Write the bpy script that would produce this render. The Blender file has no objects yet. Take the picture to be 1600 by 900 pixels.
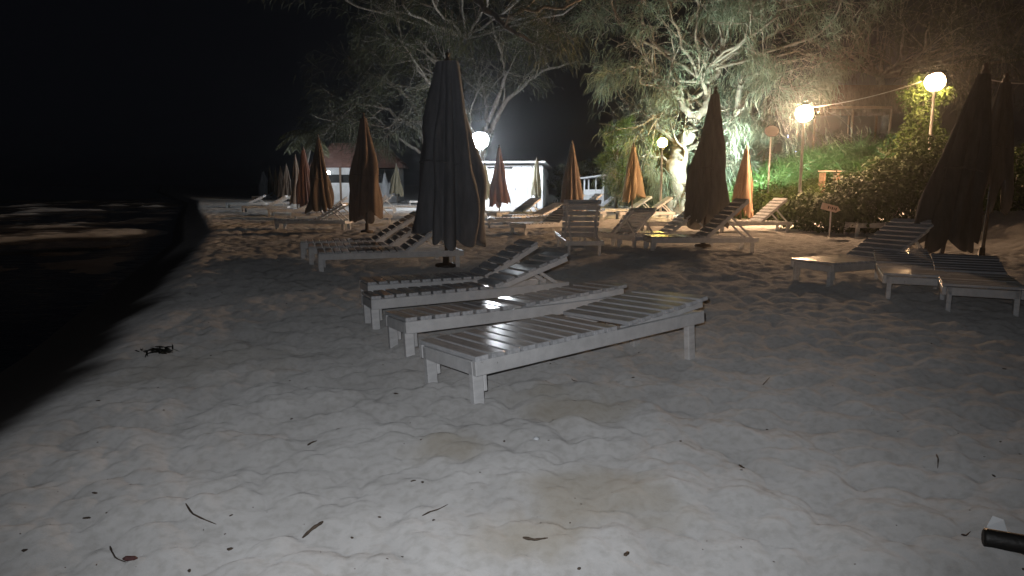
import bpy, bmesh, math, random
import numpy as np
from mathutils import Vector, Matrix

# ------------------------------------------------------------------ camera, sky, exposure
sc = bpy.context.scene
CAM_H, FPX = 1.2, 1080.0                      # eye height (m), focal length in photo pixels (1600 wide)
HORIZON = 288.0
PITCH = math.atan((450 - HORIZON) / FPX)
cam_d = bpy.data.cameras.new('camera'); cam = bpy.data.objects.new('camera', cam_d)
sc.collection.objects.link(cam); sc.camera = cam
cam.location = (0, 0, CAM_H); cam.rotation_euler = (math.pi/2 - PITCH, 0, 0)
cam_d.sensor_width = 36.0; cam_d.lens = 36.0 * FPX / 1600.0
cam_d.clip_start = 0.05; cam_d.clip_end = 5000

w = bpy.data.worlds.new('World'); sc.world = w; w.use_nodes = True
bg = w.node_tree.nodes['Background']
bg.inputs[0].default_value = (0.55, 0.65, 1.0, 1); bg.inputs[1].default_value = 0.0022

vs = sc.view_settings
vs.view_transform = 'Standard'; vs.look = 'None'; vs.exposure = 0.0; vs.gamma = 1.0; vs.use_curve_mapping = False
sc.render.engine = 'CYCLES'
cy = sc.cycles
cy.use_denoising = True; cy.max_bounces = 6; cy.diffuse_bounces = 3; cy.glossy_bounces = 3; cy.transmission_bounces = 3
cy.volume_bounces = 0; cy.sample_clamp_indirect = 4.0; cy.use_light_tree = True
cy.caustics_reflective = False; cy.caustics_refractive = False

# the phone's own flash, a few centimetres beside the lens
fl_d = bpy.data.lights.new('phone_flash', 'SPOT'); fl = bpy.data.objects.new('phone_flash', fl_d)
sc.collection.objects.link(fl)
fl.location = (-0.05, -0.005, CAM_H + 0.06); fl.rotation_euler = (math.pi/2 - PITCH + 0.05, 0, 0.02)
fl_d.energy = 214; fl_d.color = (0.94, 0.96, 1.0); fl_d.spot_size = math.radians(112); fl_d.spot_blend = 1.0
fl_d.shadow_soft_size = 0.006

# ------------------------------------------------------------------ helpers
C = sc.collection
rng = np.random.default_rng(7); random.seed(7)
R = math.radians

def ray(px, py):
    cx = (px-800)/FPX; c = -(py-450)/FPX
    return Vector((cx, math.cos(PITCH)+c*math.sin(PITCH), -math.sin(PITCH)+c*math.cos(PITCH)))
def G(px, py, z=0.0):
    r = ray(px, py); t = (z-CAM_H)/r.z; return r*t + Vector((0, 0, CAM_H))
def P(px, py, Y):
    r = ray(px, py); return r*(Y/r.y) + Vector((0, 0, CAM_H))

def fastmesh(name, V, F, smooth=False):
    """V (N,3) array, F (M,k) array of equal-sized faces"""
    V = np.asarray(V, np.float32); F = np.asarray(F, np.int32)
    me = bpy.data.meshes.new(name); n, k = F.shape
    me.vertices.add(len(V)); me.vertices.foreach_set('co', V.ravel())
    me.loops.add(n*k); me.loops.foreach_set('vertex_index', F.ravel())
    me.polygons.add(n); me.polygons.foreach_set('loop_start', np.arange(0, n*k, k, dtype=np.int32))
    me.update(calc_edges=True)
    if smooth: me.polygons.foreach_set('use_smooth', np.ones(n, bool))
    return me
def link(name, me, mat=None, parent=None):
    o = bpy.data.objects.new(name, me); C.objects.link(o)
    if mat and me is not None and len(me.materials) == 0: me.materials.append(mat)
    if parent: o.parent = parent
    return o
def empty(name, loc=(0, 0, 0), rz=0.0):
    o = bpy.data.objects.new(name, None); C.objects.link(o); o.location = loc; o.rotation_euler = (0, 0, rz)
    o.empty_display_size = 0.2
    return o
def tag(o, label=None, cat=None, group=None, kind=None):
    if label: o['label'] = label
    if cat: o['category'] = cat
    if group: o['group'] = group
    if kind: o['kind'] = kind
    return o

class MB:
    """collects simple shapes into one bmesh"""
    def __init__(s): s.bm = bmesh.new()
    def box(s, c, size, rot=None, bev=0.0):
        g = bmesh.ops.create_cube(s.bm, size=1.0); vs_ = g['verts']
        M = Matrix.Translation(Vector(c)) @ (rot.to_4x4() if rot is not None else Matrix.Identity(4)) @ Matrix.Diagonal((*size, 1))
        bmesh.ops.transform(s.bm, matrix=M, verts=vs_)
        if bev > 0:
            es = list({e for v in vs_ for e in v.link_edges})
            bmesh.ops.bevel(s.bm, geom=es, offset=bev, segments=1, affect='EDGES')
        return s
    def beam(s, a, b, w_, h_, bev=0.0):
        a, b = Vector(a), Vector(b); d = b-a
        q = d.to_track_quat('X', 'Z').to_matrix()
        return s.box((a+b)/2, (d.length, w_, h_), q, bev)
    def lathe(s, prof, seg=16, at=(0, 0, 0)):
        rows = []
        for r_, z_ in prof:
            rows.append([s.bm.verts.new((at[0]+r_*math.cos(2*math.pi*i/seg), at[1]+r_*math.sin(2*math.pi*i/seg), at[2]+z_)) for i in range(seg)])
        for a, b in zip(rows[:-1], rows[1:]):
            for i in range(seg):
                f = s.bm.faces.new((a[i], a[(i+1) % seg], b[(i+1) % seg], b[i])); f.smooth = True
        s.bm.faces.new(rows[0][::-1]); s.bm.faces.new(rows[-1])
        return s
    def prism(s, pts, y0, y1):
        """polygon in the XZ plane extruded along Y"""
        a = [s.bm.verts.new((x, y0, z)) for x, z in pts]; b = [s.bm.verts.new((x, y1, z)) for x, z in pts]
        s.bm.faces.new(a); s.bm.faces.new(b[::-1]); n = len(pts)
        for i in range(n): s.bm.faces.new((a[i], b[i], b[(i+1) % n], a[(i+1) % n]))
        return s
    def mesh(s, name):
        bmesh.ops.recalc_face_normals(s.bm, faces=s.bm.faces[:])
        me = bpy.data.meshes.new(name); s.bm.to_mesh(me); s.bm.free(); return me
    def build(s, name, mat, parent=None): return link(name, s.mesh(name), mat, parent)

def tubes(paths, seg=6):
    """paths: list of (points (n,3), radii (n,)) -> V, F of tapered tubes"""
    Vs, Fs, off = [], [], 0
    ang = np.arange(seg)*2*np.pi/seg
    for pts, rad in paths:
        pts = np.asarray(pts, float); rad = np.asarray(rad, float); n = len(pts)
        t = np.gradient(pts, axis=0); t /= np.linalg.norm(t, axis=1, keepdims=True)+1e-9
        ref = np.where(np.abs(t[:, 2:3]) > 0.9, np.array([[1., 0, 0]]), np.array([[0, 0, 1.]]))
        u = np.cross(t, ref); u /= np.linalg.norm(u, axis=1, keepdims=True)+1e-9
        v = np.cross(t, u)
        ring = pts[:, None, :] + rad[:, None, None]*(np.cos(ang)[None, :, None]*u[:, None, :] + np.sin(ang)[None, :, None]*v[:, None, :])
        Vs.append(ring.reshape(-1, 3))
        i, j = np.meshgrid(np.arange(n-1), np.arange(seg), indexing='ij')
        a = off+i*seg+j; b = off+i*seg+(j+1) % seg
        Fs.append(np.stack([a, b, b+seg, a+seg], -1).reshape(-1, 4)); off += n*seg
    return np.concatenate(Vs), np.concatenate(Fs)

def norm(a): return a/(np.linalg.norm(a, axis=-1, keepdims=True)+1e-9)

# ------------------------------------------------------------------ materials
def mat(name, col, rough=0.6, var=0.0, scale=6.0, bump=0.0, bscale=40.0, col2=None, spec=0.5, metal=0.0, stretch=None, trans=0.0, diff_rough=0.0, bdist=0.01):
    m = bpy.data.materials.new(name); m.use_nodes = True; nt = m.node_tree; N = nt.nodes; Lk = nt.links
    b = N['Principled BSDF']
    b.inputs['Base Color'].default_value = (*col, 1); b.inputs['Roughness'].default_value = rough
    b.inputs['Specular IOR Level'].default_value = spec; b.inputs['Metallic'].default_value = metal
    b.inputs['Diffuse Roughness'].default_value = diff_rough
    tc = N.new('ShaderNodeTexCoord'); mp = N.new('ShaderNodeMapping'); Lk.new(tc.outputs['Object'], mp.inputs[0])
    if stretch: mp.inputs['Scale'].default_value = stretch
    if col2 or var:
        nz = N.new('ShaderNodeTexNoise'); nz.inputs['Scale'].default_value = scale; nz.inputs['Detail'].default_value = 6
        nz.inputs['Roughness'].default_value = 0.65; Lk.new(mp.outputs[0], nz.inputs['Vector'])
        oi = N.new('ShaderNodeObjectInfo')
        rp = N.new('ShaderNodeValToRGB'); rp.color_ramp.elements[0].position = 0.36; rp.color_ramp.elements[1].position = 0.66
        c2 = col2 if col2 else tuple(min(1, c*(1+var)) for c in col)
        c1 = col if col2 else tuple(c*(1-var) for c in col)
        rp.color_ramp.elements[0].color = (*c1, 1); rp.color_ramp.elements[1].color = (*c2, 1)
        Lk.new(nz.outputs['Fac'], rp.inputs[0])
        hs = N.new('ShaderNodeHueSaturation'); mr = N.new('ShaderNodeMapRange')
        Lk.new(oi.outputs['Random'], mr.inputs[0]); mr.inputs[3].default_value = 0.86; mr.inputs[4].default_value = 1.1
        Lk.new(mr.outputs[0], hs.inputs['Value']); Lk.new(rp.outputs[0], hs.inputs['Color'])
        Lk.new(hs.outputs[0], b.inputs['Base Color'])
    if bump:
        n2 = N.new('ShaderNodeTexNoise'); n2.inputs['Scale'].default_value = bscale; n2.inputs['Detail'].default_value = 4
        Lk.new(mp.outputs[0], n2.inputs['Vector'])
        bp = N.new('ShaderNodeBump'); bp.inputs['Strength'].default_value = bump; bp.inputs['Distance'].default_value = bdist
        Lk.new(n2.outputs['Fac'], bp.inputs['Height']); Lk.new(bp.outputs[0], b.inputs['Normal'])
    if trans:
        tr = N.new('ShaderNodeBsdfTranslucent'); mx = N.new('ShaderNodeMixShader'); mx.inputs[0].default_value = trans
        src = b.inputs['Base Color'].links[0].from_socket if b.inputs['Base Color'].links else None
        if src: Lk.new(src, tr.inputs[0])
        else: tr.inputs[0].default_value = (*col, 1)
        out = N['Material Output']; Lk.new(b.outputs[0], mx.inputs[1]); Lk.new(tr.outputs[0], mx.inputs[2]); Lk.new(mx.outputs[0], out.inputs[0])
    return m
def emis(name, col, st):
    m = bpy.data.materials.new(name); m.use_nodes = True; nt = m.node_tree
    nt.nodes.remove(nt.nodes['Principled BSDF']); e = nt.nodes.new('ShaderNodeEmission')
    e.inputs[0].default_value = (*col, 1); e.inputs[1].default_value = st
    nt.links.new(e.outputs[0], nt.nodes['Material Output'].inputs[0]); return m

M = {}
def chips(m, col, amount=.60, scale=26, stretch=(1, 1, 1)):
    """flaked paint: bare wood shows in small sharp-edged patches"""
    nt = m.node_tree; N = nt.nodes; b = N['Principled BSDF']; src = b.inputs['Base Color'].links[0].from_socket
    tc = N.new('ShaderNodeTexCoord'); mp = N.new('ShaderNodeMapping'); mp.inputs['Scale'].default_value = stretch; nt.links.new(tc.outputs['Object'], mp.inputs[0])
    oi = N.new('ShaderNodeObjectInfo'); ad = N.new('ShaderNodeVectorMath'); ad.operation = 'ADD'; sc_ = N.new('ShaderNodeMath'); sc_.operation = 'MULTIPLY'; sc_.inputs[1].default_value = 37.0
    nt.links.new(oi.outputs['Random'], sc_.inputs[0]); nt.links.new(mp.outputs[0], ad.inputs[0]); nt.links.new(sc_.outputs[0], ad.inputs[1])
    nz = N.new('ShaderNodeTexNoise'); nz.inputs['Scale'].default_value = scale; nz.inputs['Detail'].default_value = 7; nz.inputs['Roughness'].default_value = .7; nt.links.new(ad.outputs[0], nz.inputs['Vector'])
    rp = N.new('ShaderNodeValToRGB'); rp.color_ramp.elements[0].position = amount; rp.color_ramp.elements[1].position = amount+.05; nt.links.new(nz.outputs['Fac'], rp.inputs[0])
    mx = N.new('ShaderNodeMixRGB'); nt.links.new(rp.outputs[0], mx.inputs[0]); nt.links.new(src, mx.inputs[1]); mx.inputs[2].default_value = (*col, 1); nt.links.new(mx.outputs[0], b.inputs['Base Color'])
    mr = N.new('ShaderNodeMapRange'); nt.links.new(rp.outputs[0], mr.inputs[0]); mr.inputs[3].default_value = b.inputs['Roughness'].default_value; mr.inputs[4].default_value = .75; nt.links.new(mr.outputs[0], b.inputs['Roughness'])
M['paint'] = mat('worn_white_paint', (0.70, 0.70, 0.70), 0.38, col2=(0.86, 0.86, 0.86), scale=9, bump=0.25, bscale=30, stretch=(1, 1, 1), bdist=0.004)
M['slat'] = mat('worn_white_slat_paint', (0.54, 0.55, 0.57), 0.16, col2=(0.78, 0.79, 0.81), scale=7, bump=0.12, bscale=14, stretch=(6, 1, 6), bdist=0.003)
chips(M['paint'], (.20, .17, .14), .66, 22); chips(M['slat'], (.25, .24, .23), .70, 16, (3, 1, 3))
M['white'] = mat('white_paint', (0.72, 0.73, 0.74), 0.5, var=0.1, scale=3)
M['hutwhite'] = mat('white_board', (0.66, 0.67, 0.69), 0.6, col2=(0.78, 0.79, 0.8), scale=2.5, stretch=(3, 3, 0.6))
M['greyfab'] = mat('grey_canvas', (0.19, 0.20, 0.22), 0.9, col2=(0.28, 0.29, 0.31), scale=5, bump=0.3, bscale=60, stretch=(2, 2, 0.4), trans=0.1)
M['charcoalfab'] = mat('charcoal_canvas', (0.075, 0.068, 0.062), 0.9, col2=(0.115, 0.105, 0.098), scale=5, bump=0.3, bscale=60, stretch=(2, 2, 0.4), trans=0.08)
M['taupefab'] = mat('taupe_canvas', (0.17, 0.155, 0.14), 0.9, col2=(0.25, 0.23, 0.21), scale=5, bump=0.3, bscale=60, stretch=(2, 2, 0.4), trans=0.1)
M['brownfab'] = mat('brown_canvas', (0.155, 0.118, 0.092), 0.9, col2=(0.225, 0.172, 0.135), scale=5, bump=0.3, bscale=50, stretch=(2, 2, 0.4), trans=0.12)
M['redfab'] = mat('rust_canvas', (0.18, 0.095, 0.075), 0.9, col2=(0.25, 0.135, 0.105), scale=5, bump=0.3, bscale=50, stretch=(2, 2, 0.4), trans=0.12)
M['tanfab'] = mat('tan_canvas', (0.32, 0.24, 0.16), 0.9, col2=(0.42, 0.32, 0.21), scale=5, bump=0.3, bscale=50, stretch=(2, 2, 0.4), trans=0.15)
M['orangefab'] = mat('orange_canvas', (0.31, 0.20, 0.13), 0.9, col2=(0.40, 0.26, 0.17), scale=5, bump=0.3, bscale=50, stretch=(2, 2, 0.4), trans=0.15)
M['khakifab'] = mat('khaki_canvas', (0.30, 0.28, 0.20), 0.9, col2=(0.42, 0.40, 0.30), scale=5, stretch=(2, 2, 0.4), trans=0.12)
M['whitefab'] = mat('white_canvas', (0.62, 0.63, 0.65), 0.9, col2=(0.76, 0.77, 0.79), scale=5, stretch=(2, 2, 0.4), trans=0.15)
M['pole'] = mat('dark_wood_pole', (0.08, 0.06, 0.045), 0.6, var=0.3, scale=8)
M['greypole'] = mat('grey_pole', (0.30, 0.29, 0.28), 0.5, var=0.15)
M['bark'] = mat('casuarina_bark', (0.10, 0.088, 0.075), 0.9, col2=(0.21, 0.19, 0.165), scale=5, bump=0.6, bscale=9, stretch=(2, 2, 0.7), bdist=0.05)
M['darkbark'] = mat('dark_bark', (0.10, 0.085, 0.07), 0.9, col2=(0.24, 0.21, 0.18), scale=4, bump=0.7, bscale=8, bdist=0.06)
M['needle'] = mat('casuarina_needles', (0.034, 0.042, 0.020), 0.7, col2=(0.066, 0.07, 0.036), scale=0.8, trans=0.35)
M['needle2'] = mat('grey_green_needles', (0.10, 0.13, 0.095), 0.7, col2=(0.19, 0.23, 0.17), scale=0.8, trans=0.35)
M['needle3'] = mat('bright_green_needles', (0.09, 0.13, 0.03), 0.7, col2=(0.17, 0.21, 0.05), scale=1.2, trans=0.35)
M['leaf'] = mat('glossy_shrub_leaf', (0.022, 0.042, 0.010), 0.75, col2=(0.048, 0.072, 0.020), spec=.1, scale=2.5, trans=0.12)
M['leaf2'] = mat('pale_shrub_leaf', (0.028, 0.055, 0.011), 0.75, col2=(0.062, 0.095, 0.022), spec=.2, scale=2.5, trans=0.3)
M['lily'] = mat('strap_leaf', (0.06, 0.14, 0.04), 0.45, col2=(0.11, 0.22, 0.06), scale=2, trans=0.3)
M['palm'] = mat('palm_leaf', (0.08, 0.09, 0.04), 0.6, col2=(0.14, 0.13, 0.07), scale=2, trans=0.25)
M['thatch'] = mat('thatch_straw', (0.07, 0.05, 0.032), 0.95, col2=(0.13, 0.09, 0.06), scale=5, bump=0.8, bscale=14, stretch=(4, 1, 1), bdist=0.05)
M['wood'] = mat('brown_timber', (0.15, 0.09, 0.055), 0.7, col2=(0.25, 0.16, 0.10), scale=6, stretch=(1, 1, 3))
M['brick'] = mat('red_roof_tile', (0.10, 0.05, 0.038), 0.8, col2=(0.16, 0.075, 0.055), scale=7)
M['sign'] = mat('sign_board', (0.50, 0.38, 0.32), 0.6, var=0.15, scale=10)
M['ink'] = mat('dark_sign_paint', (0.06, 0.035, 0.03), 0.6)
M['black'] = mat('black_rubber', (0.012, 0.011, 0.010), 0.55, var=0.2, bump=0.2, bscale=80)
M['scrap'] = mat('white_paper', (0.75, 0.78, 0.80), 0.7)
M['twig'] = mat('dry_twig', (0.05, 0.035, 0.025), 0.8, col2=(0.11, 0.08, 0.055), scale=30)
M['weed'] = mat('dark_seaweed', (0.014, 0.014, 0.010), 0.5)
M['dark'] = mat('dark_interior', (0.03, 0.03, 0.03), 0.9)
M['metal'] = mat('dark_metal', (0.10, 0.09, 0.085), 0.4, metal=0.6)
M['L_white'] = emis('white_lamp_glow', (0.86, 0.93, 1.0), 330)
M['L_warm'] = emis('warm_lamp_glow', (1.0, 0.60, 0.33), 1900)
M['L_warm2'] = emis('warm_lamp_glow_b', (1.0, 0.60, 0.30), 260)
M['L_yellow'] = emis('yellow_lamp_glow', (1.0, 0.70, 0.16), 260)
M['L_small'] = emis('small_white_lamp_glow', (0.85, 0.93, 1.0), 400)
M['L_blue'] = emis('fairy_light_glow', (0.45, 0.55, 1.0), 14)
M['L_flood'] = emis('green_white_flood_glow', (0.80, 1.0, 0.86), 4200)

# ------------------------------------------------------------------ sand (one sheet)
SH = np.array([[-2.0, -3], [-2.1, 1.5], [-2.33, 3.05], [-2.48, 3.6], [-2.62, 4.25], [-3.2, 6.1], [-3.95, 8.0], [-4.95, 10.7], [-7.7, 18], [-13.8, 31], [-24.7, 55], [-70, 140], [-400, 800]])
def shore_x(y): return np.interp(y, SH[:, 1], SH[:, 0])
def smooth(a, b, x):
    t = np.clip((x-a)/(b-a), 0, 1); return t*t*(3-2*t)
def hash2(i, j, s):
    h = (i.astype(np.int64)*374761393 + j.astype(np.int64)*668265263 + s*1274126177) & 0x7fffffff
    h = ((h ^ (h >> 13))*1274126177) & 0x7fffffff
    return ((h ^ (h >> 16)) & 0xffff)/65535.0
def vnoise(x, y, s):
    i = np.floor(x); j = np.floor(y); fx = x-i; fy = y-j; i = i.astype(int); j = j.astype(int)
    fx = fx*fx*(3-2*fx); fy = fy*fy*(3-2*fy)
    return (hash2(i, j, s)*(1-fx)+hash2(i+1, j, s)*fx)*(1-fy)+(hash2(i, j+1, s)*(1-fx)+hash2(i+1, j+1, s)*fx)*fy
def fbm(x, y, s, o=4):
    r_ = 0; a = 0.5
    for k in range(o): r_ = r_+a*(vnoise(x*2**k+k*17.3, y*2**k-k*9.1, s+k)-0.5); a *= 0.5
    return r_
def scallop(x, y, s):
    """trodden sand: shallow bowls with soft ridges between them"""
    i0 = np.floor(x).astype(int); j0 = np.floor(y).astype(int); best = np.full(x.shape, 9.0)
    for di in (-1, 0, 1):
        for dj in (-1, 0, 1):
            i = i0+di; j = j0+dj
            dx = x-(i+hash2(i, j, s)); dy = y-(j+hash2(i, j, s+1))
            best = np.minimum(best, (dx*dx+dy*dy)*(0.7+0.8*hash2(i, j, s+2))+0.35*hash2(i, j, s+3))
    return np.clip(best, 0, 0.75)
def base_z(x, y):
    e = x-shore_x(y)
    z = -0.34*(1-smooth(-1.3, 0.15, e))
    z = z+smooth(8.3, 13.5, x-0.02*y)*1.15 + smooth(13, 30, x)*0.8                    # bank on the landward side
    z = z+.75*smooth(8.2, 10.5, x)*smooth(22.5, 27, y)
    z = z+0.05*fbm(x*0.35, y*0.35, 3, 3)*smooth(-0.4, 0.6, e)
    return z
def sand_z(x, y):
    e = x-shore_x(y); dry = smooth(-0.25, 0.35, e)
    wx = x+0.16*fbm(x*2.2, y*2.2, 11, 3); wy = y+0.16*fbm(x*2.2+40, y*2.2, 12, 3)
    a = scallop(wx/0.25, wy/0.24, 21); b = scallop(wx/0.125+7, wy/0.13, 31); c = scallop(wx/0.06+3, wy/0.065, 33)
    rough = 1.05
    amp = 0.55+0.9*vnoise(x*0.8, y*0.8, 77)
    d = (-0.066*(a-0.3)*amp-0.036*(b-0.3)-.008*(c-.3))*rough + 0.06*fbm(x*1.6, y*1.6, 41, 4) + 0.012*fbm(x*14, y*14, 51, 3)
    bars = smooth(9, 16, y)*smooth(-1.0, -3.2, e)
    low = 0.42*(fbm(x*0.50, y*0.45, 61, 4)+0.02) + 0.05*fbm(x*4, y*3, 62, 3)
    return base_z(x, y)+d*dry+low*bars
NT = 760
th = np.linspace(R(-50), R(50), NT)
rr = [1.6]
while rr[-1] < 95: rr.append(rr[-1]*1.0042)
while rr[-1] < 1500: rr.append(rr[-1]*1.06)
rr = np.array(rr); OX, OY = 0.0, -1.5
TT, RR = np.meshgrid(th, rr)
X = OX+RR*np.sin(TT); Y = OY+RR*np.cos(TT)
fade = 1-smooth(60, 95, RR)
Z = sand_z(X, Y)*fade+base_z(X, Y)*(1-fade)
V = np.stack([X, Y, Z], -1).reshape(-1, 3)
nr, nc = X.shape
ii, jj = np.meshgrid(np.arange(nr-1), np.arange(nc-1), indexing='ij'); a_ = ii*nc+jj
sand = fastmesh('beach_sand', V, np.stack([a_, a_+1, a_+nc+1, a_+nc], -1).reshape(-1, 4), True)
xs, ys = V[:, 0].astype(float), V[:, 1].astype(float)
wet = 1-smooth(-0.42, -0.02, xs-shore_x(ys)+0.75*fbm(xs*1.1, ys*1.1, 71, 5))
wet = wet*(1-0.85*smooth(12, 16, ys)*smooth(-0.30, -0.24, V[:, 2]))
at = sand.attributes.new('wet', 'FLOAT', 'POINT'); at.data.foreach_set('value', wet.astype(np.float32))
st = np.zeros(len(V))
for px, py, r_ in ((925, 770, .30), (880, 632, .36), (825, 845, .22), (960, 795, .20), (700, 690, .2), (300, 560, .7)):
    g = G(px, py); dd = np.hypot(xs-g.x, ys-g.y)/r_
    st = np.maximum(st, smooth(1.25, 0.3, dd+1.5*fbm(xs*5, ys*5, 81, 4))*(0.45 if px == 300 else 1))
at = sand.attributes.new('stain', 'FLOAT', 'POINT'); at.data.foreach_set('value', st.astype(np.float32))

m = bpy.data.materials.new('beach_sand'); m.use_nodes = True; nt = m.node_tree; N = nt.nodes; L = nt.links
b = N['Principled BSDF']; tc = N.new('ShaderNodeTexCoord')
n1 = N.new('ShaderNodeTexNoise'); n1.inputs['Scale'].default_value = 1.7; n1.inputs['Detail'].default_value = 8; n1.inputs['Roughness'].default_value = .7
n2 = N.new('ShaderNodeTexNoise'); n2.inputs['Scale'].default_value = 160; n2.inputs['Detail'].default_value = 3
n3 = N.new('ShaderNodeTexNoise'); n3.inputs['Scale'].default_value = 26; n3.inputs['Detail'].default_value = 5
for q in (n1, n2, n3): L.new(tc.outputs['Object'], q.inputs['Vector'])
r1 = N.new('ShaderNodeValToRGB'); r1.color_ramp.elements[0].position = .32; r1.color_ramp.elements[1].position = .68
r1.color_ramp.elements[0].color = (.395, .388, .378, 1); r1.color_ramp.elements[1].color = (.53, .524, .515, 1); L.new(n1.outputs[0], r1.inputs[0])
r2 = N.new('ShaderNodeValToRGB'); r2.color_ramp.elements[0].position = .33; r2.color_ramp.elements[1].position = .55
r2.color_ramp.elements[0].color = (.72, .71, .68, 1); r2.color_ramp.elements[1].color = (1, 1, 1, 1); L.new(n3.outputs[0], r2.inputs[0])
mu = N.new('ShaderNodeMixRGB'); mu.blend_type = 'MULTIPLY'; mu.inputs[0].default_value = .5; L.new(r1.outputs[0], mu.inputs[1]); L.new(r2.outputs[0], mu.inputs[2])
aS = N.new('ShaderNodeAttribute'); aS.attribute_name = 'stain'; aW = N.new('ShaderNodeAttribute'); aW.attribute_name = 'wet'
m1 = N.new('ShaderNodeMixRGB'); sm_ = N.new('ShaderNodeMath'); sm_.operation = 'MULTIPLY'; sm_.inputs[1].default_value = .42
L.new(aS.outputs['Fac'], sm_.inputs[0]); L.new(sm_.outputs[0], m1.inputs[0]); L.new(mu.outputs[0], m1.inputs[1]); m1.inputs[2].default_value = (.27, .22, .135, 1)
m2 = N.new('ShaderNodeMixRGB'); L.new(aW.outputs['Fac'], m2.inputs[0]); L.new(m1.outputs[0], m2.inputs[1]); m2.inputs[2].default_value = (.030, .026, .023, 1)
L.new(m2.outputs[0], b.inputs['Base Color'])
mr = N.new('ShaderNodeMapRange'); L.new(aW.outputs['Fac'], mr.inputs[0]); mr.inputs[3].default_value = .95; mr.inputs[4].default_value = .55; L.new(mr.outputs[0], b.inputs['Roughness'])
b.inputs['Specular IOR Level'].default_value = .25; b.inputs['Diffuse Roughness'].default_value = 1.0
bp = N.new('ShaderNodeBump'); bp.inputs['Strength'].default_value = .5; bp.inputs['Distance'].default_value = .006
L.new(n2.outputs[0], bp.inputs['Height']); L.new(bp.outputs[0], b.inputs['Normal'])
tag(link('beach_sand', sand, m), kind='structure')

def gz(x, y): return float(sand_z(np.array([float(x)]), np.array([float(y)]))[0])
def gb(x, y): return float(base_z(np.array([float(x)]), np.array([float(y)]))[0])

# sea
m = bpy.data.materials.new('night_sea'); m.use_nodes = True; nt = m.node_tree; N = nt.nodes; L = nt.links
b = N['Principled BSDF']; b.inputs['Base Color'].default_value = (.006, .008, .010, 1); b.inputs['Roughness'].default_value = .12
tc = N.new('ShaderNodeTexCoord'); mp = N.new('ShaderNodeMapping'); mp.inputs['Scale'].default_value = (1.2, 2.4, 1); L.new(tc.outputs['Object'], mp.inputs[0])
nz = N.new('ShaderNodeTexNoise'); nz.inputs['Scale'].default_value = 1.6; nz.inputs['Detail'].default_value = 6; L.new(mp.outputs[0], nz.inputs[0])
bp = N.new('ShaderNodeBump'); bp.inputs['Strength'].default_value = .35; bp.inputs['Distance'].default_value = .1; L.new(nz.outputs[0], bp.inputs['Height']); L.new(bp.outputs[0], b.inputs['Normal'])
sea = fastmesh('sea', [(-1500, -20, 0), (-1.2, -20, 0), (-1.2, 3, 0), (-40, 140, 0), (-300, 1400, 0), (-1500, 1400, 0)], [[0, 1, 2, 3, 4, 5]])
o = link('sea', sea, m); o.location.z = -0.335; tag(o, kind='structure')

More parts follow.
